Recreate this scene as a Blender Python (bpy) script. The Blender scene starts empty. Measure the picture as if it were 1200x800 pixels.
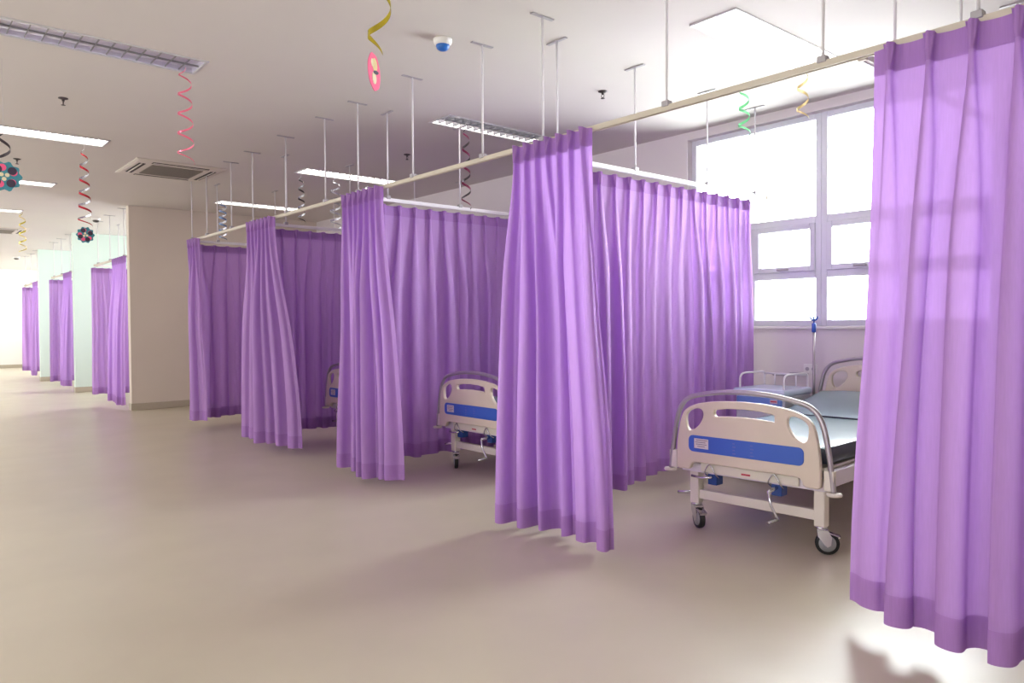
import bpy, bmesh, math, random
from mathutils import Vector, Matrix
R = math.radians
scene = bpy.context.scene
COL = scene.collection

# ------------------------------------------------------------------ materials
def s2l(c):
    return tuple(((x/255)/12.92 if x/255 <= .04045 else ((x/255+.055)/1.055)**2.4) for x in c)

def mat(name, rgb, rough=.5, metal=0., emit=0., emit_rgb=None, noise=0., scale=20., spec=None, coat=0.):
    m = bpy.data.materials.new(name); m.use_nodes = True
    nt = m.node_tree; b = nt.nodes['Principled BSDF']
    col = (*s2l(rgb), 1)
    b.inputs['Base Color'].default_value = col
    b.inputs['Roughness'].default_value = rough
    b.inputs['Metallic'].default_value = metal
    if spec is not None: b.inputs['Specular IOR Level'].default_value = spec
    if coat: b.inputs['Coat Weight'].default_value = coat
    if emit:
        b.inputs['Emission Color'].default_value = (*s2l(emit_rgb or rgb), 1)
        b.inputs['Emission Strength'].default_value = emit
    if noise:
        tc = nt.nodes.new('ShaderNodeTexCoord'); n = nt.nodes.new('ShaderNodeTexNoise')
        n.inputs['Scale'].default_value = scale; n.inputs['Detail'].default_value = 6
        nt.links.new(tc.outputs['Object'], n.inputs['Vector'])
        rp = nt.nodes.new('ShaderNodeValToRGB')
        rp.color_ramp.elements[0].position = .3; rp.color_ramp.elements[1].position = .7
        rp.color_ramp.elements[0].color = (*[x*(1-noise) for x in col[:3]], 1)
        rp.color_ramp.elements[1].color = (*[min(1, x*(1+noise)) for x in col[:3]], 1)
        nt.links.new(n.outputs['Fac'], rp.inputs['Fac'])
        nt.links.new(rp.outputs['Color'], b.inputs['Base Color'])
    return m

def fabric(name, rgb, trans_rgb, trans=.4, through=.0):
    m = bpy.data.materials.new(name); m.use_nodes = True
    nt = m.node_tree; nt.nodes.clear()
    N = nt.nodes.new; L = nt.links.new
    out = N('ShaderNodeOutputMaterial')
    tc = N('ShaderNodeTexCoord'); mp = N('ShaderNodeMapping')
    mp.inputs['Scale'].default_value = (60, 60, 4)
    n = N('ShaderNodeTexNoise'); n.inputs['Scale'].default_value = 3; n.inputs['Detail'].default_value = 5
    L(tc.outputs['Object'], mp.inputs['Vector']); L(mp.outputs['Vector'], n.inputs['Vector'])
    rp = N('ShaderNodeValToRGB')
    c = s2l(rgb)
    rp.color_ramp.elements[0].position = .25; rp.color_ramp.elements[1].position = .75
    rp.color_ramp.elements[0].color = (*[x*.93 for x in c], 1)
    rp.color_ramp.elements[1].color = (*[min(1, x*1.07) for x in c], 1)
    L(n.outputs['Fac'], rp.inputs['Fac'])
    d = N('ShaderNodeBsdfDiffuse'); L(rp.outputs['Color'], d.inputs['Color'])
    t = N('ShaderNodeBsdfTranslucent'); t.inputs['Color'].default_value = (*s2l(trans_rgb), 1)
    mx = N('ShaderNodeMixShader'); mx.inputs[0].default_value = trans
    L(d.outputs[0], mx.inputs[1]); L(t.outputs[0], mx.inputs[2])
    g = N('ShaderNodeBsdfGlossy'); g.inputs['Roughness'].default_value = .45
    g.inputs['Color'].default_value = (.9, .8, 1, 1)
    mg = N('ShaderNodeMixShader'); mg.inputs[0].default_value = .03
    L(mx.outputs[0], mg.inputs[1]); L(g.outputs[0], mg.inputs[2])
    last = mg
    if through:
        tr = N('ShaderNodeBsdfTransparent'); tr.inputs['Color'].default_value = (*s2l(trans_rgb), 1)
        m2 = N('ShaderNodeMixShader'); m2.inputs[0].default_value = through
        L(mg.outputs[0], m2.inputs[1]); L(tr.outputs[0], m2.inputs[2]); last = m2
    L(last.outputs[0], out.inputs['Surface'])
    return m

def glass_mat(name):
    m = bpy.data.materials.new(name); m.use_nodes = True
    nt = m.node_tree; nt.nodes.clear(); N = nt.nodes.new; L = nt.links.new
    out = N('ShaderNodeOutputMaterial'); tr = N('ShaderNodeBsdfTransparent'); gl = N('ShaderNodeBsdfGlossy')
    gl.inputs['Roughness'].default_value = .02; tr.inputs['Color'].default_value = (.95, .98, .97, 1)
    fr = N('ShaderNodeFresnel'); fr.inputs['IOR'].default_value = 1.45
    mx = N('ShaderNodeMixShader'); L(fr.outputs[0], mx.inputs[0]); L(tr.outputs[0], mx.inputs[1]); L(gl.outputs[0], mx.inputs[2])
    L(mx.outputs[0], out.inputs['Surface'])
    return m

def floor_mat():
    m = mat('vinyl_floor', (199, 189, 168), rough=.32, noise=.035, scale=2.2, spec=.55)
    nt = m.node_tree; b = nt.nodes['Principled BSDF']
    tc = nt.nodes.new('ShaderNodeTexCoord'); n = nt.nodes.new('ShaderNodeTexNoise')
    n.inputs['Scale'].default_value = 1.3; n.inputs['Detail'].default_value = 4
    mr = nt.nodes.new('ShaderNodeMapRange'); mr.inputs['To Min'].default_value = .28; mr.inputs['To Max'].default_value = .42
    nt.links.new(tc.outputs['Object'], n.inputs['Vector']); nt.links.new(n.outputs['Fac'], mr.inputs['Value'])
    nt.links.new(mr.outputs['Result'], b.inputs['Roughness'])
    return m

M = dict(
    floor=floor_mat(),
    ceiling=mat('ceiling_paint', (210, 204, 198), .9, noise=.012, scale=1.5),
    wall=mat('beige_wall_paint', (214, 203, 190), .8, noise=.012, scale=2),
    wallwin=mat('pale_wall_paint', (228, 221, 221), .8, noise=.01, scale=2),
    mint=mat('mint_wall_paint', (212, 229, 219), .75, noise=.01, scale=2),
    white_wall=mat('white_wall_paint', (236, 234, 230), .8, noise=.01, scale=2),
    base=mat('baseboard_vinyl', (178, 168, 150), .5),
    frame=mat('window_aluminium', (226, 228, 236), .45),
    glass=glass_mat('window_glass'),
    curtain=fabric('purple_fabric', (190, 147, 209), (202, 156, 236), .33, .008),
    curtain2=fabric('purple_fabric_doubled', (180, 134, 202), (186, 134, 222), .20),
    rail=mat('cream_enamel', (206, 197, 180), .45),
    railw=mat('white_enamel', (240, 238, 240), .4),
    rod=mat('rod_enamel', (226, 223, 226), .45),
    plate=mat('grey_plate', (176, 172, 176), .5, .2),
    abs=mat('ivory_plastic', (216, 203, 184), .38, noise=.015, scale=8),
    blue=mat('blue_plastic', (58, 98, 190), .35),
    bluegear=mat('blue_enamel', (36, 72, 140), .4),
    tube=mat('brushed_tube', (176, 170, 172), .28, .75),
    chrome=mat('chrome', (215, 215, 218), .15, 1.),
    enamel=mat('bed_enamel', (226, 219, 206), .35),
    lilac=mat('bed_side_enamel', (222, 214, 224), .35),
    rubber=mat('black_rubber', (28, 28, 30), .55),
    hub=mat('grey_hub', (150, 150, 154), .4),
    mattop=mat('teal_vinyl', (146, 170, 176), .22, noise=.03, scale=6),
    matside=mat('navy_vinyl', (44, 50, 68), .4),
    paper=mat('sticker_paper', (214, 204, 206), .6),
    ink=mat('sticker_ink', (120, 110, 124), .6),
    faint=mat('faint_print', (98, 108, 186), .5),
    cabtop=mat('cabinet_top_plastic', (210, 222, 242), .25),
    cabbody=mat('cabinet_body_plastic', (216, 220, 228), .4),
    cabblue=mat('cabinet_drawer_blue', (122, 158, 226), .35),
    redtag=mat('red_print', (190, 60, 80), .5),
    white=mat('white_plastic', (236, 234, 230), .4),
    bluedome=mat('blue_dome', (40, 110, 196), .3),
    dark=mat('dark_metal', (78, 72, 70), .45, .4),
    black=mat('black_slot', (46, 40, 36), .7),
    acgrey=mat('cassette_plastic', (208, 200, 190), .5),
    acgrille=mat('cassette_grille', (140, 132, 122), .6),
    louvre=mat('louvre_metal', (150, 148, 150), .35, .6),
    louvred=mat('louvre_dark', (96, 96, 104), .4, .4),
    louvrew=mat('louvre_white', (196, 194, 196), .4, .2),
    reflector=mat('fixture_reflector', (232, 228, 244), .3, .35),
    tubeon=mat('tube_lit', (255, 250, 242), .5, emit=9.0),
    tubehot=mat('tube_lit_bright', (255, 250, 246), .5, emit=30.0),
    reflon=mat('reflector_lit', (255, 252, 248), .5, emit=1.6),
    tubeoff=mat('tube_unlit', (226, 222, 236), .4),
    pinkfoil=mat('pink_foil', (232, 116, 142), .3, .3),
    redfoil=mat('red_foil', (176, 30, 52), .3, .4),
    silverfoil=mat('silver_foil', (214, 216, 224), .2, .85),
    bluefoil=mat('blue_foil', (150, 180, 224), .25, .6),
    goldfoil=mat('gold_foil', (196, 178, 52), .25, .6),
    darkfoil=mat('dark_foil', (70, 62, 66), .3, .5),
    magfoil=mat('maroon_foil', (120, 34, 72), .3, .4),
    greenfoil=mat('green_foil', (120, 214, 150), .35, .2),
    paleg=mat('pale_gold_foil', (226, 206, 150), .3, .4),
    teal=mat('teal_card', (64, 142, 156), .6),
    pinkcard=mat('pink_card', (242, 96, 140), .6),
    darkcard=mat('dark_card', (58, 44, 66), .6),
    creamcard=mat('cream_card', (238, 226, 190), .6),
    string=mat('nylon_string', (200, 196, 196), .5),
)

# ------------------------------------------------------------------ mesh builder
class MB:
    def __init__(s): s.bm = bmesh.new()
    def box(s, x0, x1, y0, y1, z0, z1, bev=0., rot=None, mi=0):
        cx, cy, cz = (x0+x1)/2, (y0+y1)/2, (z0+z1)/2
        t = bmesh.new(); bmesh.ops.create_cube(t, size=1)
        bmesh.ops.scale(t, vec=(abs(x1-x0), abs(y1-y0), abs(z1-z0)), verts=t.verts)
        if bev: bmesh.ops.bevel(t, geom=t.edges[:], offset=bev, segments=2, affect='EDGES', profile=.5)
        if rot is not None: bmesh.ops.transform(t, matrix=rot, verts=t.verts)
        bmesh.ops.translate(t, vec=(cx, cy, cz), verts=t.verts)
        s._add(t, mi, False); return s
    def _add(s, t, mi, smooth):
        vm = [s.bm.verts.new(v.co) for v in t.verts]
        t.verts.index_update()
        for f in t.faces:
            nf = s.bm.faces.new([vm[v.index] for v in f.verts]); nf.material_index = mi; nf.smooth = smooth
        t.free()
    def tube(s, pts, r, seg=10, mi=0, cap=True, closed=False):
        pts = [Vector(p) for p in pts]; n = len(pts); rings = []
        up = None
        for i, p in enumerate(pts):
            if closed: d = (pts[(i+1) % n]-pts[i-1]).normalized()
            else: d = (pts[min(i+1, n-1)]-pts[max(i-1, 0)]).normalized()
            if up is None:
                up = Vector((0, 0, 1)) if abs(d.z) < .9 else Vector((1, 0, 0))
            a = d.cross(up); 
            if a.length < 1e-5: a = d.orthogonal()
            a.normalize(); b = a.cross(d).normalized(); up = b
            rr = r[i] if isinstance(r, (list, tuple)) else r
            rings.append([s.bm.verts.new(p+rr*(math.cos(2*math.pi*k/seg)*a+math.sin(2*math.pi*k/seg)*b)) for k in range(seg)])
        for i in range(n if closed else n-1):
            A, B = rings[i], rings[(i+1) % n]
            for k in range(seg):
                f = s.bm.faces.new([A[k], A[(k+1) % seg], B[(k+1) % seg], B[k]]); f.smooth = True; f.material_index = mi
        if cap and not closed:
            for rg in (rings[0][::-1], rings[-1]):
                f = s.bm.faces.new(rg); f.material_index = mi
        return s
    def lathe(s, prof, seg=24, axis='z', at=(0, 0, 0), mi=0):
        at = Vector(at); rings = []
        for r, h in prof:
            ring = []
            for k in range(seg):
                a = 2*math.pi*k/seg; c, q = r*math.cos(a), r*math.sin(a)
                v = {'z': (c, q, h), 'y': (c, h, q), 'x': (h, c, q)}[axis]
                ring.append(s.bm.verts.new(at+Vector(v)))
            rings.append(ring)
        for A, B in zip(rings, rings[1:]):
            for k in range(seg):
                f = s.bm.faces.new([A[k], A[(k+1) % seg], B[(k+1) % seg], B[k]]); f.smooth = True; f.material_index = mi
        for rg in (rings[0][::-1], rings[-1]):
            f = s.bm.faces.new(rg); f.material_index = mi
        return s
    def grid(s, P, mi=0, smooth=True):
        V = [[s.bm.verts.new(p) for p in row] for row in P]
        for i in range(len(V)-1):
            for j in range(len(V[0])-1):
                f = s.bm.faces.new([V[i][j], V[i][j+1], V[i+1][j+1], V[i+1][j]]); f.smooth = smooth; f.material_index = mi
        return s
    def prism(s, poly, x0, x1, mi=0):      # polygon in (y,z), extruded along x
        a = [s.bm.verts.new((x0, y, z)) for y, z in poly]; b = [s.bm.verts.new((x1, y, z)) for y, z in poly]
        n = len(poly)
        for f in (a[::-1], b): s.bm.faces.new(f).material_index = mi
        for i in range(n): s.bm.faces.new([a[i], a[(i+1) % n], b[(i+1) % n], b[i]]).material_index = mi
        return s
    def build(s, name, m, parent=None, normals=True):
        if normals: bmesh.ops.recalc_face_normals(s.bm, faces=s.bm.faces[:])
        me = bpy.data.meshes.new(name); s.bm.to_mesh(me); s.bm.free()
        for x in (m if isinstance(m, (list, tuple)) else [m]): me.materials.append(x)
        o = bpy.data.objects.new(name, me); COL.objects.link(o)
        if parent: o.parent = parent
        return o

def plate(name, splines, x0, x1, m, parent=None, bev=.004):
    """closed outlines in (y,z), the later ones holes, as a rounded plate between x0 and x1"""
    cu = bpy.data.curves.new(name, 'CURVE'); cu.dimensions = '2D'; cu.fill_mode = 'BOTH'
    cu.extrude = abs(x1-x0)/2-bev; cu.bevel_depth = bev; cu.bevel_resolution = 2; cu.offset = -bev
    for pts in splines:
        sp = cu.splines.new('POLY'); sp.points.add(len(pts)-1); sp.use_cyclic_u = True
        for q, (y, z) in zip(sp.points, pts): q.co = (y, z, 0, 1)
    t = bpy.data.objects.new('tmp', cu); COL.objects.link(t)
    bpy.context.view_layer.update()
    me = bpy.data.meshes.new_from_object(t.evaluated_get(bpy.context.evaluated_depsgraph_get()))
    bpy.data.objects.remove(t); bpy.data.curves.remove(cu)
    c = (x0+x1)/2
    for v in me.vertices:
        y, z, e = v.co; v.co = (c+e, y, z)
    me.materials.clear(); me.materials.append(m); me.name = name
    o = bpy.data.objects.new(name, me); COL.objects.link(o)
    if parent: o.parent = parent
    return o

def tag(o, label, cat, group=None):
    o['label'] = label; o['category'] = cat
    if group: o['group'] = group
    return o
def thing(name, label, cat, loc=(0, 0, 0), rz=0., group=None):
    o = bpy.data.objects.new(name, None); COL.objects.link(o)
    o.location = loc; o.rotation_euler = (0, 0, rz); o.empty_display_size = .1
    return tag(o, label, cat, group)
def struct(o):
    o['kind'] = 'structure'; return o
def copy_tree(o, parent=None):
    c = o.copy(); COL.objects.link(c)
    if parent: c.parent = parent
    for ch in list(o.children): copy_tree(ch, c)
    return c
def arc(cx, cy, r, a0, a1, n=8, ry=None):
    ry = ry or r
    return [(cx+r*math.cos(R(a0+(a1-a0)*i/n)), cy+ry*math.sin(R(a0+(a1-a0)*i/n))) for i in range(n+1)]
def rrect(x0, x1, y0, y1, r, n=5):
    return arc(x1-r, y1-r, r, 0, 90, n)+arc(x0+r, y1-r, r, 90, 180, n)+arc(x0+r, y0+r, r, 180, 270, n)+arc(x1-r, y0+r, r, 270, 360, n)
def spline(pts, n=8):
    out = []
    P = [pts[0]]+list(pts)+[pts[-1]]
    for i in range(1, len(P)-2):
        a, b, c, d = (Vector(P[i+k]) for k in (-1, 0, 1, 2))
        for k in range(n):
            t = k/n
            out.append(.5*((2*b)+(c-a)*t+(2*a-5*b+4*c-d)*t*t+(3*b-a-3*c+d)*t**3))
    out.append(Vector(pts[-1])); return out
def sm(x): x = max(0., min(1., x)); return x*x*(3-2*x)

# ------------------------------------------------------------------ the setting
ZC = 3.045; XW = 5.87; YB = -3.6; YE = 27.6; XL = -2.6
WT = .22                                        # outer wall thickness
struct(MB().box(XL-.3, XW+.3, YB-.3, YE+.3, -.12, 0).build('floor', M['floor']))
LR0, LRP, LW, LL = 5.216, 2.793, .324, 1.225    # luminaire rows
XA, XB = .537, 3.772
fixtures = [(XA, k) for k in range(0, 8)]+[(XB, k) for k in range(-1, 3)]
holes = [(x+.012, x+LL-.012, LR0+LRP*k+.012, LR0+LRP*k+LW-.012) for x, k in fixtures]
mb = MB()
xs = sorted({XL-.3, XW+.3, *[v for h in holes for v in h[:2]]}); ys = sorted({YB-.3, YE+.3, *[v for h in holes for v in h[2:]]})
for i in range(len(xs)-1):
    for j in range(len(ys)-1):
        cx, cy = (xs[i]+xs[i+1])/2, (ys[j]+ys[j+1])/2
        if any(h[0] < cx < h[1] and h[2] < cy < h[3] for h in holes): continue
        for z in (ZC,):
            f = mb.bm.faces.new([mb.bm.verts.new(p) for p in ((xs[i], ys[j], z), (xs[i], ys[j+1], z), (xs[i+1], ys[j+1], z), (xs[i+1], ys[j], z))])
bmesh.ops.remove_doubles(mb.bm, verts=mb.bm.verts, dist=1e-5)
r = bmesh.ops.extrude_face_region(mb.bm, geom=mb.bm.faces[:])
bmesh.ops.translate(mb.bm, vec=(0, 0, .16), verts=[v for v in r['geom'] if isinstance(v, bmesh.types.BMVert)])
struct(mb.build('ceiling', M['ceiling']))
struct(MB().box(XL-.3, XW+.3, YB-.3, YE+.3, ZC+.161, ZC+.26).build('roof_slab', M['white_wall']))

# window wall with its openings
SILL, HEAD = 1.215, 2.97
MODW = 1.28
mods = [(4.30-MODW*(i+1), 4.30-MODW*i) for i in range(2)]
ward_win = [(13.0, 14.28), (14.6, 15.88), (17.0, 18.28), (18.6, 19.88), (21.0, 22.28), (22.9, 24.18), (24.4, 25.68), (25.9, 27.18)]  # some last-ward windows are extra and unseen, added to brighten the end wall
spans = [(mods[-1][0], mods[0][1])]+[(a, b) for a, b in ward_win]
mb = MB().box(XW, XW+WT, YB, YE, 0, SILL).box(XW, XW+WT, YB, YE, HEAD, ZC)
edges = [YB]+[v for s in sorted(spans) for v in s]+[YE]
for a, b in zip(edges[::2], edges[1::2]): mb.box(XW, XW+WT, a, b, SILL, HEAD)
struct(mb.build('wall_right', M['wallwin']))

def window(n, y0, y1):
    root = bpy.data.objects.new('window_%d' % n, None); COL.objects.link(root); root.location = (XW+.07, y0, SILL); struct(root)
    W = y1-y0; H = HEAD-SILL; t = .05; fx0, fx1 = 0, .07
    T = .855; LO = .40                                # transom, lower rail heights above the sill
    f = MB()
    f.box(fx0, fx1, 0, t, 0, H, .006).box(fx0, fx1, W-t, W, 0, H, .006)
    f.box(fx0, fx1, t, W-t, 0, t, .006).box(fx0, fx1, t, W-t, H-t, H, .006)
    f.box(fx0, fx1, t, W-t, T, T+.06, .006)
    f.box(fx0, fx1, W/2-.03, W/2+.03, t, T, .006)
    f.box(fx0, fx1, t, W/2-.03, LO, LO+.06, .006).box(fx0, fx1, W/2+.03, W-t, LO, LO+.06, .006)
    f.build('window_frame', M['frame'], root)
    p = MB().box(.035, .041, t, W-t, T+.06, H-t); p.build('fixed_pane', M['glass'], root)
    for a, b in ((t, W/2-.03), (W/2+.03, W-t)):
        s = MB(); q = .045; z0, z1 = LO+.06, T
        s.box(-.015, .04, a, a+q, z0, z1, .005).box(-.015, .04, b-q, b, z0, z1, .005)
        s.box(-.015, .04, a+q, b-q, z0, z0+q, .005).box(-.015, .04, a+q, b-q, z1-q, z1, .005)
        so = s.build('awning_sash', M['frame'], root)
        MB().box(.015, .021, a+q, b-q, z0+q, z1-q).build('sash_pane', M['glass'], so)
        MB().box(-.04, -.015, (a+b)/2-.05, (a+b)/2+.05, z0+.012, z0+.03, .004).build('sash_handle', M['plate'], so)
        MB().box(.035, .041, a, b, t, LO).build('lower_pane', M['glass'], root)
n = 1
for a, b in mods+ward_win:
    window(n, a, b); n += 1
struct(MB().box(XW-.03, XW+.07, mods[-1][0], mods[0][1], SILL-.025, SILL+.0, .006).build('trim_1', M['white_wall']))

# partitions between the wards
XP = 2.877; PT = .13
PY = [12.10, 16.2, 20.15]
names = ['wall_partition_near', 'wall_partition_middle', 'wall_partition_far']
for y, nme, mm in zip(PY, names, ('wall', 'mint', 'mint')):
    struct(MB().box(XP, XW, y, y+PT, 0, ZC).build(nme, M[mm]))
    struct(MB().box(XP-.012, XW, y-.012, y+PT+.012, 0, .1, .006).build('baseboard_'+nme.split('_')[-1], M['base']))
struct(MB().box(XL-.2, XW+WT, YE, YE+.2, 0, ZC).build('wall_end', M['white_wall']))
struct(MB().box(XL-.2, XW, YE-.012, YE, 0, .1).build('baseboard_end', M['base']))
struct(MB().box(XL-.2, XW+WT, YB-.2, YB, 0, ZC).build('wall_back', M['white_wall']))
struct(MB().box(XW-.012, XW, YB, PY[0], 0, .1).build('baseboard_right', M['base']))
# aisle wall on the left, outside the frame, with its row of large windows
mb = MB().box(XL-.2, XL, YB, 19, 0, .85).box(XL-.2, XL, YB, 19, 2.75, ZC).box(XL-.2, XL, 19, YE, 2.9, ZC).box(XL-.2, XL, 27, YE, 0, 2.9)  # wide unseen opening at the far end, added for more light there
lw = [(-2.6+i*3.0, -.5+i*3.0) for i in range(7)]
e = [YB]+[v for s in lw for v in s]+[19]
for a, b in zip(e[::2], e[1::2]): mb.box(XL-.2, XL, a, b, .85, 2.75)
struct(mb.build('wall_left', M['white_wall']))

# ------------------------------------------------------------------ curtains
def noise1(seed):
    rnd = random.Random(seed); v = [rnd.uniform(-1, 1) for _ in range(257)]
    def f(x):
        i = math.floor(x); t = sm(x-i); return v[i % 257]*(1-t)+v[(i+1) % 257]*t
    return f

def curtain(name, label, A, B, Ab, Bb, zt, zb, npl, seed, a_top=.022, a_bot=.055, out=1, group='purple privacy curtains',
            hdr=.10, hem=.115, res=26, uneven=.6, zb2=None, swing=.05):
    """A,B ends along the rail, Ab,Bb ends at the hem (x,y); out = side the folds stand out to"""
    A, B, Ab, Bb = (Vector((*p, 0)) for p in (A, B, Ab, Bb))
    mid = (A+B)/2
    t_ = (B-A).normalized(); n_ = Vector((t_.y, -t_.x, 0))*out
    root = thing(name, label, 'curtain', (mid.x, mid.y, zb), 0, group)
    rnd = random.Random(seed)
    amp = [rnd.uniform(1-uneven, 1+uneven) for _ in range(npl+3)]
    ph = [rnd.uniform(-.16, .16) for _ in range(npl+3)]
    wd = [rnd.uniform(.8, 1.25) for _ in range(npl+3)]
    nz, nz2, nz3 = noise1(seed+1), noise1(seed+2), noise1(seed+3)
    H = zt-zb
    zb2 = zb if zb2 is None else zb2
    def S(u, z, layer=0.):
        s = u*npl-.5
        d = max(0., min(1., (zt-z)/H)); w = sm(d)
        below = max(0., (zt-hdr)-z)
        mix_ = sm((below+.03)/.75) if below > 0 else sm(.04)*0
        k = max(0, min(npl-1, int(math.floor(s+.5)))); t = s-k          # cloth coordinate inside its pleat
        t = max(-.5, min(.5, t))
        # pinched pleat: the middle of the cloth stands out as a narrow loop
        F = .24
        up_ = max(0., (z-(zt-hdr))/hdr)
        if abs(t) < F:
            q = t/F
            neck = .05+.05*up_+.05*sm(below/.4); blg = .035+.045*up_+.05*sm(below/.3)
            x1 = neck*q+blg*math.sin(math.pi*q)
            h1 = a_top*(1.15+.15*up_)*math.sqrt(max(0., math.cos(q*math.pi/2)))*(1-.42*up_*(.5-.5*math.cos(3*math.pi*q)))
        else:
            neck = .05+.05*up_+.05*sm(below/.4)
            x1 = math.copysign(neck+(abs(t)-F)/(.5-F)*(.5-neck), t); h1 = 0.
        # loose fold lower down
        tt = t+ph[k]*.5*math.cos(math.pi*t)*mix_
        c = .5+.5*math.cos(2*math.pi*max(-.5, min(.5, tt*wd[k] if abs(t) < .34 else tt)))
        c = max(0., c)**(.8+1.2*abs(ph[k]))
        a2 = a_bot*(.62+.38*w)*amp[k]
        h2 = a2*c*sm((.5-abs(t))/.12)
        x2 = t+.075*math.sin(4*math.pi*t)*min(1.3, amp[k])
        x = x1*(1-mix_)+x2*mix_; off = h1*(1-mix_)+h2*mix_
        sg = k+.5+x
        sg += mix_*(.42*nz2(sg*.6+3)+.10*nz3(sg*1.3+d*1.2))
        off += swing*nz(u*npl*.30+5)*sm(below/1.1)+.010*nz3(u*npl*1.7+z*1.1)*mix_
        uu = u+(sg/npl-u)*sm(min(u, 1-u)*npl*2.5)
        base = A.lerp(B, uu).lerp(Ab.lerp(Bb, uu), w)
        p = base+n_*(off+layer)
        zz = z
        if z < zt-hdr: zz = z+(d**6)*(.018*nz2(u*npl*.8+9)+(zb2-zb)*u)
        else: zz = z+.004*up_*math.cos(2*math.pi*t)
        return Vector((p.x-mid.x, p.y-mid.y, zz-zb))
    nu = npl*res
    us = [i/nu for i in range(nu+1)]
    zh, zm = zt-hdr, zb+hem
    rows = [zh-(zh-zm)*((i/34)**1.15) for i in range(35)]
    MB().grid([[S(u, z) for u in us] for z in rows]).build('drape', M['curtain'], root, False)
    hr = [zt-(hdr)*i/6 for i in range(7)]
    MB().grid([[S(u, z, .003) for u in us] for z in hr]).grid([[S(u, z, -.003) for u in us] for z in hr]).build('header_band', M['curtain2'], root, False)
    br = [zm-(zm-zb)*i/4 for i in range(5)]
    MB().grid([[S(u, z, .002) for u in us] for z in br]).grid([[S(u, z, -.002) for u in us] for z in br]).build('hem_band', M['curtain2'], root, False)
    return root

ZR = 2.298                                        # underside height of the rails
XF = 3.0
DY = [1.37, 3.44, 5.51, 7.58, 9.65]
front = [  # y0 top, y1 top, y0 bottom, y1 bottom, pleats, seed, label, hem height, top
    (.60, 1.30, .58, 1.43, 5, 14, 'nearest purple curtain, at the right edge, with three sharp pinch pleats and light shining through', .095, 2.297),
    (2.805, 3.45, 2.64, 3.54, 7, 23, 'tallest-looking bunched aisle curtain, in front of the long sunlit curtain', .04, 2.312),
    (4.995, 5.61, 4.85, 5.69, 7, 37, 'bunched purple aisle curtain with the one-caster bed footboard just right of it', .06, 2.312),
    (7.03, 7.68, 6.66, 7.86, 7, 41, 'flared purple aisle curtain left of the corner-only bed footboard', .085, 2.312),
    (9.25, 9.60, 8.98, 9.58, 4, 59, 'narrow purple aisle curtain standing out against the beige partition wall', .12, 2.305),
]
for y0, y1, b0, b1, npl, sd, lab, zb, zt in front:
    curtain('privacy_curtain', lab, (XF-.024, y1), (XF-.024, y0), (XF, b1), (XF, b0), zt, zb, npl, sd, out=1, a_bot=.085 if npl > 4 else .07, a_top=.042, uneven=.75, swing=.07)
divs = [
    (3.44, 5.62, 17, 71, .07, .20, 'long sunlit purple curtain running crosswise back to the window beside the drip pole bed'),
    (5.51, 5.72, 17, 83, .09, .10, 'long dark purple crosswise curtain behind the bed footboard with one caster showing'),
    (7.58, 5.72, 17, 97, .13, .11, 'long dark purple crosswise curtain behind the footboard of which only a corner shows'),
    (9.65, 5.72, 17, 103, .10, .10, 'dark purple crosswise curtain nearest the beige partition wall'),
]
for y, x1, npl, sd, zb, zb2, lab in divs:
    y += .03
    curtain('privacy_curtain', lab, (XF+.06, y), (x1, y), (XF+.06, y), (x1-.03, y), 2.268, zb, npl, sd, out=1, a_bot=.062 if sd == 97 else .085, a_top=.026, uneven=.5, zb2=zb2, hdr=.085, swing=.03)
XF2 = 2.9
far = [
    (12.30, 13.12, 14.5, 'hanging against the edge of the beige partition wall', 'next to the beige partition', .075, 131),
    (16.42, 17.15, 18.6, 'at the edge of the middle mint partition', 'beside the middle mint partition', .10, 151),
    (20.35, 20.95, 22.5, 'at the edge of the farthest mint partition', 'beside the farthest mint partition', .13, 171),
]
for a, b, dv, l1, l2, zb, sd in far:
    curtain('privacy_curtain', 'purple curtain drawn along the aisle '+l1, (XF2-.02, b), (XF2-.02, a), (XF2-.03, b+.05), (XF2-.03, a), 2.315, zb, 7, sd, a_bot=.06, res=14)
    curtain('privacy_curtain', 'purple curtain hanging crosswise behind the aisle curtain '+l2, (XF2-.06, dv), (XF2+.95, dv), (XF2-.08, dv), (XF2+.95, dv), 2.27, zb, 9, sd+5, a_bot=.075, res=14, hdr=.085)

# ------------------------------------------------------------------ curtain rails hung from the ceiling
def rail(label, p0, p1, rods, m, end=True):
    p0, p1 = Vector((*p0, 0)), Vector((*p1, 0)); d = (p1-p0); L = d.length; rz = math.atan2(d.y, d.x)
    root = thing('curtain_rail', label, 'curtain rail', (p0.x, p0.y, ZR), rz, 'ceiling hung curtain rails')
    t = MB()
    t.box(0, L, -.011, .011, .002, .026, .003).box(0, L, -.014, -.008, -.004, .004).box(0, L, .008, .014, -.004, .004)
    t.build('track', m, root)
    for e in (0, L): MB().box(e-.012, e+.012, -.017, .017, -.008, .031, .004).build('end_cap', M['rail'], root)
    for s in rods:
        rd = MB().tube([(s, 0, .026), (s, 0, ZC-ZR-.004)], .0065, 8)
        ro = rd.build('hanger_rod', M['rod'], root)
        MB().box(s-.02, s+.02, -.019, .019, .018, .046, .004).build('rod_clamp', M['plate'], ro)
        MB().box(s-.013, s+.013, -.085, .085, ZC-ZR-.007, ZC-ZR, .002).build('ceiling_plate', M['plate'], ro)
    return root
y0 = -1.5
rail('long cream curtain rail running down the aisle above the bunched purple curtains', (XF, y0), (XF, 9.70),
     [v-y0 for v in (-.6, .95, 1.52, 2.32, 3.22, 3.79, 4.61, 5.42, 6.0, 6.81, 7.64, 8.25, 9.05, 9.6)], M['rail'])
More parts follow.
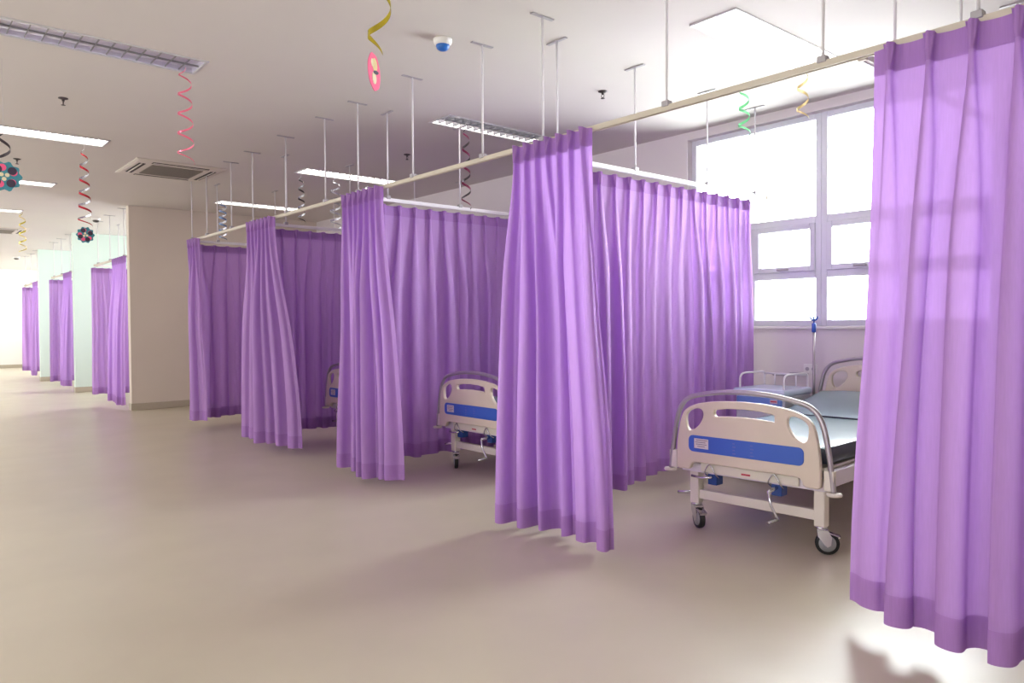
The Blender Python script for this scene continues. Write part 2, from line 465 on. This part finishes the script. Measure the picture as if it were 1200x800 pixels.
dl = ['cream crosswise curtain rail above the nearest purple curtain at the right edge', 'white crosswise curtain rail over the long sunlit curtain by the window',
      'white crosswise curtain rail over the dark curtain behind the bed with one caster showing', 'white crosswise curtain rail over the dark curtain behind the mostly hidden bed',
      'white crosswise curtain rail over the farthest dark curtain before the beige partition']
for y, l in zip(DY, dl):
    rail(l, (XF+.03, y), (5.80, y), [.30, 1.06, 1.92, 2.6], M['railw'])
for (a, b, dv, l1, l2, zb, sd), pe in zip(far, (16.18, 20.13, 27.4)):
    rail('cream curtain rail along the aisle '+l2.replace('next to', 'past').replace('beside', 'past'), (XF2, a-.12), (XF2, dv), [.3, 1.2, 2.05], M['rail'])
    rail('white crosswise curtain rail of the ward '+l2.replace('next to', 'past').replace('beside', 'past'), (XF2+.03, dv), (5.80, dv), [.35, 1.3, 2.4], M['railw'])

# ------------------------------------------------------------------ hospital beds
def board_outline():
    top = spline([(.438, .385), (.437, .50), (.425, .60), (.405, .685), (.372, .735), (.29, .772), (.15, .793), (0, .800)], 6)
    right = [(p.x, p.y) for p in (Vector((*q, 0)) if not isinstance(q, Vector) else q for q in top)]
    left = [(-y, z) for y, z in right[::-1]][1:]
    low = [(-.36, .375), (-.345, .385), (-.340, .405), (-.325, .418), (-.30, .422), (.30, .422), (.325, .418), (.340, .405), (.345, .385), (.36, .375)]
    return right+left+[(-.425, .375)]+low+[(.425, .375)]
def holes_of():
    def dcut(sg):
        pts = spline([(.375, .665), (.372, .70), (.345, .727), (.30, .742), (.266, .735), (.256, .705), (.272, .665), (.305, .628), (.345, .610), (.368, .628), (.375, .665)], 4)[:-1]
        return [(sg*p[0], p[1]) for p in pts]
    slot = [(-.185, .702), (-.10, .712), (0, .716), (.10, .712), (.185, .702)]
    slot = [(-.185, .702), (-.10, .709), (0, .712), (.10, .709), (.172, .703), (.182, .708), (.186, .72), (.184, .737), (.172, .743), (.10, .753), (0, .757), (-.10, .753), (-.172, .743), (-.184, .737)]
    return [dcut(1), dcut(-1), slot]
def board(root, kind, x, dz, face):
    b = plate(kind, [board_outline()]+holes_of(), x-.016, x+.016, M['abs'], root, .007); b.location.z = dz
    s = -1 if face < 0 else 1
    x0, x1 = sorted((x+s*.0155, x+s*.0205))
    pn = plate('stripe_panel', [rrect(-.352, .352, .486, .583, .03)], x0, x1, M['blue'], b, .0015)
    if face < 0:
        st = MB().box(x-.0225, x-.0204, .218, .312, .508, .566).build('sticker', M['paper'], b)
        ln = MB()
        for i, (w0, w1) in enumerate(((.225, .30), (.235, .305), (.228, .30), (.24, .29))):
            ln.box(x-.0232, x-.0224, w0, w1, .555-i*.012, .5585-i*.012)
        for i in range(3): pass
        ln.build('sticker_print', M['ink'], b)
        fp = MB()
        for y_ in (.055, -.055):
            for i in range(4): fp.box(x-.0212, x-.0204, y_-.012+.006*(i % 2), y_+.008, .50+i*.019, .506+i*.019)
        fp.build('faint_lettering', M['faint'], b)
    return b
def arch(root, kind, x, dz, zlow):
    half = [(.497, zlow), (.488, .44), (.472, .56), (.452, .665), (.425, .742), (.375, .795), (.29, .822), (.15, .844), (0, .852)]
    P = [Vector((x, y, z+(dz if z > zlow+.001 else 0))) for y, z in half]
    P = spline(P, 5); Q = [Vector((p.x, -p.y, p.z)) for p in P[::-1]][1:]
    return MB().tube(P+Q, .0145, 12).build(kind, M['tube'], root)
def caster(root, lx, ly, ang, brake=True):
    c = thing_part = bpy.data.objects.new('caster', None); COL.objects.link(c); c.parent = root; c.location = (lx, ly, 0); c.rotation_euler.z = ang
    MB().lathe([(.045, -.016), (.06, -.014), (.062, -.006), (.062, .006), (.06, .014), (.045, .016)], 28, 'y', (.03, 0, .062)).build('tyre', M['rubber'], c)
    MB().lathe([(.012, -.022), (.044, -.018), (.046, 0), (.044, .018), (.012, .022)], 24, 'y', (.03, 0, .062)).build('hub', M['hub'], c)
    f = MB()
    for sg in (-1, 1):
        t = bmesh.new()
        poly = [(-.022, .135), (.03, .135), (.052, .10), (.047, .055), (.03, .044), (.016, .055), (-.018, .10)]
        y0, y1 = sg*.024, sg*.028
        a = [t.verts.new((p, y0, q)) for p, q in poly]; b = [t.verts.new((p, y1, q)) for p, q in poly]
        t.faces.new(a); t.faces.new(b[::-1])
        for i in range(len(poly)): t.faces.new([a[i], a[(i+1) % 7], b[(i+1) % 7], b[i]])
        f._add(t, 0, False)
    f.box(-.024, .034, -.028, .028, .131, .139, .002).lathe([(.014, .137), (.014, .158)], 14, 'z')
    f.build('fork', M['chrome'], c)
    p = MB().box(.03, .098, -.024, .024, .108, .114, .002, Matrix.Rotation(R(18), 3, 'Y').to_4x4()).box(.082, .094, -.02, .02, .09, .104, .002)
    p.build('brake_pedal', M['chrome'], c)
def make_bed():
    root = thing('hospital_bed', 'white hospital bed with drip pole and whole blue-striped footboard showing, by the sunlit curtain', 'bed', (3.70, 2.325, 0), R(3), 'hospital beds')
    board(root, 'footboard', 0, 0, -1)
    arch(root, 'footboard_rail', .012, 0, .362)
    board(root, 'headboard', 2.03, .125, -1)
    arch(root, 'headboard_rail', 2.018, .125, .362)
    fr = MB()
    for sg in (-1, 1): fr.box(.03, 2.0, sg*.455-.016, sg*.455+.016, .378, .462, .004)
    fr.box(.045, .085, -.44, .44, .352, .402, .004).box(1.955, 1.995, -.44, .44, .352, .462, .004)
    for x in (.55, 1.05, 1.5): fr.box(x-.02, x+.02, -.44, .44, .39, .43, .003)
    fr.build('bed_frame', M['lilac'], root)
    fb = MB().box(.028, .046, -.30, .30, .362, .414, .004)
    fb.build('end_beam', M['enamel'], root)
    MB().box(.0265, .0285, -.02, .035, .378, .388).build('nameplate', M['redtag'], root)
    bd = MB().box(.06, 1.26, -.43, .43, .462, .478, .003)
    bd.build('bed_base', M['enamel'], root)
    # backrest panel raised a little
    br = MB().box(-.36, .36, -.43, .43, -.008, .008, .003, None).build('backrest_panel', M['enamel'], root); br.location = (1.61, 0, .525); br.rotation_euler.y = R(-8)
    # mattress: cross-section swept along its length
    prof = [(x, 0) for x in (.055, .07, .10, .3, .6, .9, 1.15, 1.22, 1.26, 1.30, 1.4, 1.6, 1.8, 1.94, 1.965, 1.985)]
    def lift(x): return max(0, (x-1.24))*.17*sm((x-1.2)/.12)
    def ring(x, i, n):
        e = min(1, min(x-.05, 1.99-x)/.03); e = max(.0, e)
        k = .93+.07*math.sqrt(e)
        z0, z1, hw = .479+lift(x), .479+lift(x)+.108*(.86+.14*math.sqrt(e)), .445*(.985+.015*math.sqrt(e))
        rr = .02
        q = [(hw, z0+rr), (hw, (z0+z1)/2), (hw, z1-rr)]+[(hw-rr+rr*math.cos(R(a)), z1-rr+rr*math.sin(R(a))) for a in (30, 60, 90)]
        top = [(hw*f, z1+.010*(1-f*f)+.004*math.sin(9*x+5*f)) for f in (.9, .6, .3, 0)]
        h = q+top
        h = h+[(-y, z) for y, z in h[::-1]][1:]
        return [(x, y, z) for y, z in h]
    rings = [ring(p[0], i, len(prof)) for i, p in enumerate(prof)]
    m = MB(); nr = len(rings[0]); V = [[m.bm.verts.new(p) for p in rg] for rg in rings]
    for a, b in zip(V, V[1:]):
        for k in range(nr-1):
            f = m.bm.faces.new([a[k], a[k+1], b[k+1], b[k]]); f.smooth = True
            f.material_index = 1 if (k < 3 or k > nr-5) else 0
        m.bm.faces.new([a[nr-1], a[0], b[0], b[nr-1]]).material_index = 1
    m.bm.faces.new(V[0]).material_index = 1; m.bm.faces.new(V[-1][::-1]).material_index = 1
    mt = m.build('mattress', [M['mattop'], M['matside']], root)
    pp = MB()
    for sg in (-1, 1): pp.tube([(x, sg*.4395, .479+lift(x)+.100) for x in [.07+.095*i for i in range(20)]], .005, 6)
    pp.tube([(1.235, -.43+.086*i, .4795+.1125+.0085*(1-(1-.2*i)**2)) for i in range(11)], .006, 6)
    pp.build('piping', M['matside'], mt)
    # under-frame with legs and casters
    for x in (.12, 1.86):
        for sg in (-1, 1):
            lg = MB().box(x-.03, x+.03, sg*.385-.03, sg*.385+.03, .15, .40, .006); lo = lg.build('leg', M['enamel'], root)
            MB().lathe([(.026, .138), (.032, .142), (.032, .15), (.026, .152)], 16, 'z', (x, sg*.385, 0)).build('leg_collar', M['chrome'], lo)
        MB().box(x-.018, x+.018, -.356, .356, .18, .236, .005).build('crossbar', M['enamel'], root)
    caster(root, .12, .385, R(238)); caster(root, .12, -.385, R(-62)); caster(root, 1.86, .385, R(160)); caster(root, 1.86, -.385, R(30))
    for x in (.012, 2.02):
        for sg in (-1, 1):
            bp = MB().lathe([(.012, .35), (.036, .352), (.04, .36), (.036, .368), (.012, .37)], 20, 'z', (x, sg*.50, -.005))
            bp.build('corner_bumper', M['enamel'], root)
            MB().box(x-.012, x+.022, sg*.475-.026, sg*.475+.026, .37, .475, .004).build('corner_bracket', M['enamel'], root)
    # two hand cranks under the foot end
    for y, folded in ((.235, True), (-.165, False)):
        c = bpy.data.objects.new('hand_crank', None); COL.objects.link(c); c.parent = root; c.location = (0, y, 0)
        MB().box(.05, .12, -.03, .03, .288, .362, .004).tube([(.12, 0, .335), (.9, 0, .40)], .012, 10).build('gear_block', M['bluegear'], c)
        h = MB()
        h.tube(spline([(.07, -.03, .33), (.024, -.036, .36), (.020, 0, .412), (.024, .036, .36), (.07, .03, .33)], 6), .004, 8)
        h.build('bail_ring', M['chrome'], c)
        if not folded:
            k = MB().tube([(.06, 0, .335), (-.035, 0, .325)], .011, 10)
            k.tube([(-.035, .004, .33), (-.03, -.01, .25), (-.015, -.035, .185), (-.01, -.04, .172)], .0075, 10)
            k.tube([(-.01, -.04, .175), (-.085, -.02, .165)], .009, 10)
            k.build('crank_arm', M['chrome'], c)
        else:
            MB().tube([(.06, 0, .335), (.03, 0, .335), (.03, .06, .325), (.05, .14, .325)], .008, 10).build('crank_arm', M['chrome'], c)
    # foot pedal lever by the left leg
    MB().tube([(.12, .41, .21), (.10, .46, .205), (.09, .50, .20)], .009, 8).build('lever', M['chrome'], root)
    return root
bed = make_bed()
for lab, loc in (('white hospital bed with blue striped footboard and one caster showing, partly behind an aisle curtain', (3.70, 4.845, 0)),
                 ('white hospital bed of which only the left corner of the footboard shows between dark curtains', (3.70, 6.97, 0))):
    c = copy_tree(bed); c.location = loc; c.rotation_euler.z = R(.5); c['label'] = lab
# drip pole fixed to the head end of the near bed
pole = MB().tube([(1.985, .505, .36), (1.985, .505, 1.20)], .011, 12).build('drip_pole', M['tube'], bed)
MB().box(1.965, 2.005, .47, .525, .40, .45, .004).build('pole_socket', M['enamel'], pole)
MB().lathe([(.011, 1.165), (.017, 1.17), (.017, 1.235), (.011, 1.24)], 14, 'z', (1.985, .505, 0)).build('pole_grip', M['blue'], pole)
hk = MB().tube([(1.985, .505, 1.235), (1.985, .505, 1.27)], .006, 8)
for a in range(4):
    d = Vector((math.cos(a*math.pi/2+.4), math.sin(a*math.pi/2+.4), 0))
    b0 = Vector((1.985, .505, 1.262))
    hk.tube([b0, b0+d*.015+Vector((0, 0, .004)), b0+d*.026+Vector((0, 0, .016)), b0+d*.028+Vector((0, 0, .03))], .0075, 8)
hk.build('pole_hook', M['blue'], pole)

# ------------------------------------------------------------------ bedside cabinet
def cabinet():
    X0, W, D = 0, .43, .43
    root = thing('bedside_cabinet', 'pale blue plastic bedside cabinet with a railed top, between sunlit curtain and bed head', 'cabinet', (5.16, 3.125, 0), R(1))
    MB().box(.02, D, -W/2+.01, W/2-.01, .06, .685, .012).build('body', M['cabbody'], root)
    t = MB().box(-.005, D+.01, -W/2-.005, W/2+.005, .685, .735, .018); t.build('top', M['cabtop'], root)
    d = MB().box(.004, .03, -W/2+.025, W/2-.025, .565, .67, .008).build('drawer', M['cabblue'], root)
    MB().box(-.008, .006, -.06, .06, .60, .625, .005).build('drawer_handle', M['cabtop'], d)
    MB().box(.0, .005, -.16, -.10, .63, .66, .0).build('drawer_sticker', M['paper'], d)
    MB().box(-.001, .0006, -.155, -.105, .64, .65, .0).build('sticker_print', M['redtag'], d)
    p = MB().box(.004, .03, -W/2+.025, W/2-.025, .50, .555, .008).build('pull_out_tray', M['cabbody'], root)
    o = MB().box(.004, .03, -W/2+.025, W/2-.025, .10, .49, .008).build('door', M['cabblue'], root)
    MB().box(-.008, .006, .10, .16, .43, .45, .004).build('door_handle', M['cabtop'], o)
    for sg in (-1, 1):
        y = sg*(W/2-.03)
        MB().tube(spline([(.05, y, .73), (.05, y, .80), (.065, y, .83), (.11, y, .845), (.25, y, .845), (.38, y, .845), (.415, y, .83), (.42, y, .80), (.42, y, .73)], 4), .008, 8).build('side_rail', M['railw'], root)
    MB().tube([(.415, -W/2+.03, .83), (.415, W/2-.03, .83)], .007, 8).tube([(.415, -.09, .735), (.415, -.09, .83)], .006, 8).tube([(.415, .09, .735), (.415, .09, .83)], .006, 8).build('back_rail', M['railw'], root)
    for x in (.06, .38):
        for sg in (-1, 1):
            MB().lathe([(.008, -.012), (.028, -.012), (.03, 0), (.028, .012), (.008, .012)], 16, 'y', (x, sg*.19, .03)).box(x-.012, x+.012, sg*.19-.016, sg*.19+.016, .035, .065).build('caster', M['rubber'], root)
    return root
cabinet()
s = thing('wall_socket', 'small white double socket plate on the wall under the window beside the drip pole', 'socket', (XW, 3.07, .86))
MB().box(-.008, 0, -.06, .06, -.04, .04, .004).build('cover_plate', M['white'], s)
for y in (-.027, .027): MB().lathe([(.016, -.0105), (.017, -.008)], 16, 'x', (0, y, 0)).build('outlet', M['plate'], s)
w = thing('pipe_bracket', 'thin grey wall pipe running from behind the drip pole towards the cabinet', 'pipe', (XW, 3.1, .82))
MB().tube([(-.02, -.02, 0), (-.02, .14, 0), (-.02, .17, -.02), (-.02, .30, -.02)], .008, 8).box(-.02, 0, .05, .07, -.01, .01).build('conduit', M['plate'], w)

# ------------------------------------------------------------------ ceiling luminaires
def luminaire(x, k, lab, lit, dp=.055, bl=.018, bw=.002, nb=13, lm='louvrew', sw=.004):
    y = LR0+LRP*k
    root = thing('ceiling_light', lab, 'ceiling light', (x, y, ZC), 0, 'recessed louvred ceiling lights')
    f = MB(); t = .018
    f.box(0, LL, 0, t, -.008, .004, .002).box(0, LL, LW-t, LW, -.008, .004, .002).box(0, t, t, LW-t, -.008, .004, .002).box(LL-t, LL, t, LW-t, -.008, .004, .002)
    f.build('trim_frame', M['louvrew'], root)
    h = MB().box(t, LL-t, t, LW-t, dp, dp+.005)
    for yy in (t-.002, LW-t-.002): h.box(t, LL-t, yy, yy+.004, .0, dp+.002)
    for xx in (t-.002, LL-t-.002): h.box(xx, xx+.004, t, LW-t, 0, dp+.002)
    h.build('reflector', M['reflon'] if lit else M['reflector'], root)
    for yy in (LW*.27, LW*.73):
        MB().tube([(.05, yy, dp-.013), (LL-.05, yy, dp-.013)], .009, 10).build('lamp_tube', M['tubehot'] if k == -1 else M['tubeon'] if lit else M['tubeoff'], root)
    lv = MB()
    lv.box(t, LL-t, LW/2-sw, LW/2+sw, .0, bl)
    for i in range(1, nb):
        xx = t+(LL-2*t)*i/nb
        lv.box(xx-bw, xx+bw, t, LW-t, .002, bl)
    lv.build('louvre', M[lm], root)
al = ['unlit louvred ceiling light with purple reflections at the top left corner', 'lit ceiling light second from the camera over the aisle, above the red swirl', 'lit ceiling light third along the aisle, right of the teal ornament',
      'lit ceiling light fourth along the aisle with the gold swirl at its end', 'lit ceiling light fifth along the aisle with the pale blue swirl', 'lit ceiling light sixth along the aisle beyond the far air conditioner',
      'lit ceiling light seventh along the aisle', 'lit ceiling light farthest along the aisle']
luminaire(XA, 0, al[0], False, .034, .012, .002, 13, 'louvre', .002)
for k in range(1, 8): luminaire(XA, k, al[k], True)
bl = ['glaring bright ceiling light above the drip pole bed near the window', 'louvred ceiling light left of the tallest bunched curtain, with dark louvres', 'bright narrow ceiling light above the second dark curtain, with silver swirls below', 'bright narrow ceiling light above the farthest dark curtain']
for i, k in enumerate(range(-1, 3)):
    if k == 0: luminaire(XB, k, bl[i], True, .07, .036, .006, 15, 'louvred', .012)
    else: luminaire(XB, k, bl[i], True)

# ------------------------------------------------------------------ air-conditioner cassettes
def cassette(x, y, lab):
    root = thing('air_conditioner', lab, 'air conditioner', (x, y, ZC), 0, 'ceiling cassette air conditioners')
    S = .475
    p = MB()
    t = bmesh.new()
    rings = [(S, 0), (S, -.008), (S-.03, -.018), (.30, -.024), (.28, -.020)]
    V = [[t.verts.new((sx*r, sy*r, z)) for sx, sy in ((-1, -1), (1, -1), (1, 1), (-1, 1))] for r, z in rings]
    for a, b in zip(V, V[1:]):
        for i in range(4): t.faces.new([a[i], a[(i+1) % 4], b[(i+1) % 4], b[i]])
    t.faces.new(V[0][::-1]); t.faces.new(V[-1])
    p._add(t, 0, False); p.build('panel', M['acgrey'], root)
    g = MB()
    for i in range(26): g.box(-.27, .27, -.27+i*.0212, -.262+i*.0212, -.028, -.02)
    g.box(-.275, .275, -.275, .275, -.0215,-.0195)
    g.build('intake_grille', M['acgrille'], root)
    for i in range(4):
        m = Matrix.Rotation(i*math.pi/2, 4, 'Z')
        sl = MB().box(-.30, .30, .345, .375, -.0245, -.019).box(-.30, .30, .392, .412, -.0225, -.017); bmesh.ops.transform(sl.bm, matrix=m, verts=sl.bm.verts)
        sl.build('air_slot', M['black'], root)
        fl = MB().box(-.29, .29, .376, .391, -.028, -.02, .002); bmesh.ops.transform(fl.bm, matrix=m, verts=fl.bm.verts)
        fl.build('flap', M['acgrey'], root)
cassette(2.62, 9.10, 'square ceiling air conditioner above the aisle in front of the beige partition wall')
cassette(1.70, 16.55, 'square ceiling air conditioner far down the aisle by the gold swirl')

# ------------------------------------------------------------------ small ceiling fittings
def sprinkler(x, y, lab):
    r = thing('sprinkler', lab, 'sprinkler', (x, y, ZC), 0, 'ceiling sprinklers')
    MB().lathe([(.036, 0), (.036, -.004), (.02, -.010), (.012, -.012)], 18).build('escutcheon', M['dark'], r)
    b = MB().lathe([(.010, -.01), (.010, -.024), (.006, -.026)], 12)
    for sg in (-1, 1): b.tube([(0, sg*.008, -.022), (0, sg*.015, -.036), (0, sg*.003, -.052)], .003, 6)
    b.lathe([(.004, -.05), (.016, -.053), (.016, -.056), (.004, -.058)], 14); b.build('head', M['dark'], r)
sprinkler(1.155, 6.77, 'dark sprinkler over the aisle between the unlit light and the red swirl')
sprinkler(1.18, 9.50, 'dark sprinkler above the teal ornament at the left edge')
sprinkler(4.30, 6.72, 'dark sprinkler left of the light with dark louvres')
sprinkler(4.32, 3.955, 'dark sprinkler right of the tallest bunched curtain, under bright ceiling')
def detector(x, y, lab, dome, r=.06):
    o = thing('smoke_detector', lab, 'smoke detector', (x, y, ZC), 0, 'ceiling smoke detectors')
    MB().lathe([(r, 0), (r, -.012), (r*.92, -.03), (r*.72, -.038)], 24).build('base', M['white'], o)
    MB().lathe([(r*.7, -.036), (r*.72, -.046), (r*.6, -.062), (r*.3, -.072), (.004, -.073)], 24).build('dome', dome, o)
detector(2.755, 3.88, 'white smoke detector with a blue dome on the ceiling right of the gold ribbon', M['bluedome'])
detector(2.80, 13.85, 'small dark grey smoke detector above the curtain by the beige partition edge', M['dark'], .07)
detector(2.75, 22.6, 'tiny grey smoke detector far down the ceiling near the white end wall', M['dark'], .08)

# ------------------------------------------------------------------ hanging swirl decorations
def swirl(lab, x, y, drop, L, turns, r0, r1, w, mats, group='hanging foil swirls', seed=0, phase=0., ornament=None, ztop=ZC, off=(0, 0), lean=(0, 0), R0=.075):
    """ribbon coiling down from a thread; mats = (front, back)"""
    root = thing('swirl_decoration', lab, 'swirl decoration', (x, y, ztop), 0, group)
    MB().tube([(0, 0, 0), (0, 0, -drop-.02)], .0012, 5).build('thread', M['string'], root)
    rows = []; n = int(turns*22)
    for i in range(n+1):
        t = i/n; a = phase+2*math.pi*turns*t
        r = (r0+(r1-r0)*t)*min(1, t*8+.15)
        c = Vector((math.cos(a)*r+lean[0]*t, math.sin(a)*r+lean[1]*t, -drop-L*t))
        ww = w*min(1, .35+3*t, .35+3*(1-t))
        rows.append([c+Vector((0, 0, ww/2)), c+Vector((math.cos(a)*.001, math.sin(a)*.001, -ww/2))])
    b = MB().grid(rows)
    for rr in rows: pass
    rows2 = [[p+Vector((-.0012*math.cos(phase+2*math.pi*turns*i/n), -.0012*math.sin(phase+2*math.pi*turns*i/n), 0)) for p in q] for i, q in enumerate(rows)]
    b.grid(rows2, mi=1)
    b.build('ribbon', [M[mats[0]], M[mats[1]]], root, False)
    end = Vector((lean[0], lean[1], -drop-L))
    if ornament == 'rosette':
        c = end+Vector((0, 0, -R0-.01)); rnd = random.Random(seed)
        poly = []
        for i in range(48):
            a = 2*math.pi*i/48; q = R0*(1+.09*math.cos(10*a)); poly.append((q*math.cos(a), q*math.sin(a)))
        view = math.atan2(-y, -x)
        o = MB().prism(poly, -.006, .006).build('rosette', M['teal'], root); o.location = c; o.rotation_euler.z = view
        for j, (mm, rr, cnt) in enumerate((('pinkcard', .25*R0, 5), ('darkcard', .28*R0, 4), ('creamcard', .14*R0, 3))):
            for q in range(cnt):
                a = 2*math.pi*(q/cnt+.13*j)+.3+seed; rad = (.62, .62, .2)[j]*R0
                d = MB().lathe([(rr, -.009), (rr, .009+.001*j)], 14, 'x', (0, rad*math.cos(a), rad*math.sin(a)))
                d.build('dot', M[mm], o)
    if ornament == 'oval':
        c = end+Vector((0, 0, -.085)); 
        view = math.atan2(-y, -x)+R(58)
        pl = [(math.cos(2*math.pi*i/36)*.055, math.sin(2*math.pi*i/36)*.095*(1+.03*math.cos(7*2*math.pi*i/36))) for i in range(36)]
        o = MB().prism(pl, -.002, .002).build('oval_tag', M['pinkcard'], root); o.location = c; o.rotation_euler = (R(8), 0, view)
        for nm, mm, cy, cz, ry, rz_ in (('gold_patch', 'paleg', .008, .035, .022, .034), ('cream_patch', 'creamcard', -.006, -.03, .018, .032), ('dark_patch', 'darkcard', .012, -.002, .024, .01), ('cream_patch', 'creamcard', -.012, .045, .012, .02)):
            q = [(cy+ry*math.cos(2*math.pi*i/20), cz+rz_*math.sin(2*math.pi*i/20)) for i in range(20)]
            MB().prism(q, -.0035 if nm != 'dark_patch' else -.0042, .0035 if nm != 'dark_patch' else .0042).build(nm, M[mm], o)
    return root
swirl('pink foil swirl hanging from the right end of the unlit ceiling light', 1.63, 5.32, .03, .66, 5, .04, .055, .014, ('pinkfoil', 'pinkfoil'))
swirl('red and silver foil swirl ending in a small round rosette, below the second aisle light', 1.584, 8.305, .03, .78, 6, .03, .065, 0.022, ('redfoil', 'silverfoil'), ornament='rosette', seed=4)
swirl('dark foil swirl carrying a large teal rosette, cut off by the left edge', .675, 6.03, .50, .18, 1.2, .03, .045, .022, ('darkfoil', 'darkfoil'), ornament='rosette', seed=9, phase=2, R0=.095)
swirl('pale blue foil swirl hanging before the beige partition, above the farthest dark curtain', 3.772, 10.72, .03, .55, 6, .05, .055, 0.025, ('bluefoil', 'silverfoil'))
swirl('dark and silver foil swirl left of the white one, above the second dark curtain', 3.836, 8.29, .03, .56, 5, .03, .045, 0.022, ('darkfoil', 'silverfoil'))
swirl('white silver foil swirl hanging right of the dark swirl, above the second dark curtain', 4.249, 8.24, .03, .60, 5, .055, .07, 0.025, ('silverfoil', 'silverfoil'), phase=1)
swirl('maroon foil swirl hanging from the light with dark louvres', 4.05, 5.36, .02, .74, 5, .03, .045, 0.022, ('magfoil', 'darkfoil'))
swirl('silver foil swirl half hidden behind the top of a bunched aisle curtain', 4.70, 8.25, .05, .35, 4, .05, .06, 0.022, ('silverfoil', 'silverfoil'))
swirl('large gold foil ribbon at the top edge carrying a pink oval tag', 2.03, 3.34, .0, .41, 1.65, .045, .050, .034, ('goldfoil', 'goldfoil'), ornament='oval', phase=1.2, lean=(-.05, .06))
swirl('pale gold foil swirl far down the aisle at the end of the fourth light', 1.735, 13.56, .03, .62, 4.5, .04, .055, .022, ('paleg', 'goldfoil'))
swirl('pale blue foil swirl far down the aisle at the left edge', 1.60, 15.9, .03, .55, 4.5, .05, .06, .025, ('bluefoil', 'silverfoil'))
swirl('thin pale green foil swirl hanging before the window beside the sunlit curtain', 4.837, 3.044, .08, .36, 3, .03, .045, .02, ('greenfoil', 'greenfoil'))
swirl('thin pale gold foil swirl hanging before the window beside the nearest curtain', 4.72, 2.53, .10, .35, 2.5, .03, .04, .02, ('paleg', 'paleg'), phase=2)

# ------------------------------------------------------------------ daylight, camera
w = bpy.data.worlds.new('overcast_sky'); scene.world = w; w.use_nodes = True
nt = w.node_tree; bg = nt.nodes['Background']
tc = nt.nodes.new('ShaderNodeTexCoord'); sp = nt.nodes.new('ShaderNodeSeparateXYZ'); mr = nt.nodes.new('ShaderNodeMapRange')
nt.links.new(tc.outputs['Generated'], sp.inputs[0]); nt.links.new(sp.outputs['X'], mr.inputs['Value'])
mr.inputs['From Min'].default_value = -.5; mr.inputs['From Max'].default_value = .5      # brighter on the sun's side
mr.inputs['To Min'].default_value = 4.6; mr.inputs['To Max'].default_value = 29.0
nt.links.new(mr.outputs[0], bg.inputs['Strength']); bg.inputs['Color'].default_value = (.97, .98, 1.0, 1)
def portal(x, y0, y1, z0, z1, sgn):
    l = bpy.data.lights.new('window_portal', 'AREA'); l.shape = 'RECTANGLE'; l.size = z1-z0; l.size_y = y1-y0
    l.cycles.is_portal = True
    o = bpy.data.objects.new('window_portal', l); COL.objects.link(o)
    o.location = (x, (y0+y1)/2, (z0+z1)/2); o.rotation_euler = (0, R(90)*sgn, 0)
for a, b in spans: portal(XW+WT+.01, a, b, SILL, HEAD, 1)
for a, b in lw: portal(XL-.21, a, b, .85, 2.75, -1)
portal(XL-.21, 19, 27, 0, 2.9, -1)  # portal of the added far opening

cam = bpy.data.cameras.new('camera'); cam.sensor_width = 36; cam.lens = 872.147/1200*36; cam.clip_start = .05
co = bpy.data.objects.new('camera', cam); COL.objects.link(co); scene.camera = co
ya, pi_, ro = R(40.504), R(1.306), R(-.367)
fw = Vector((math.sin(ya)*math.cos(pi_), math.cos(ya)*math.cos(pi_), -math.sin(pi_)))
rt = Vector((math.cos(ya), -math.sin(ya), 0)); up = rt.cross(fw)
cr = rt*math.cos(ro)+up*math.sin(ro); cu = -rt*math.sin(ro)+up*math.cos(ro)
mw = Matrix((cr, cu, -fw)).transposed().to_4x4(); mw.translation = (0, 0, 1.243)
co.matrix_world = mw

scene.view_settings.view_transform = 'Standard'; scene.view_settings.look = 'None'
scene.view_settings.gamma = 1; scene.view_settings.use_curve_mapping = False
scene.view_settings.exposure = 0.0
scene.cycles.max_bounces = 10; scene.cycles.diffuse_bounces = 6; scene.cycles.transmission_bounces = 6
scene.cycles.transparent_max_bounces = 12; scene.cycles.caustics_reflective = False; scene.cycles.caustics_refractive = False
scene.cycles.sample_clamp_indirect = 8
scene.cycles.use_denoising = True
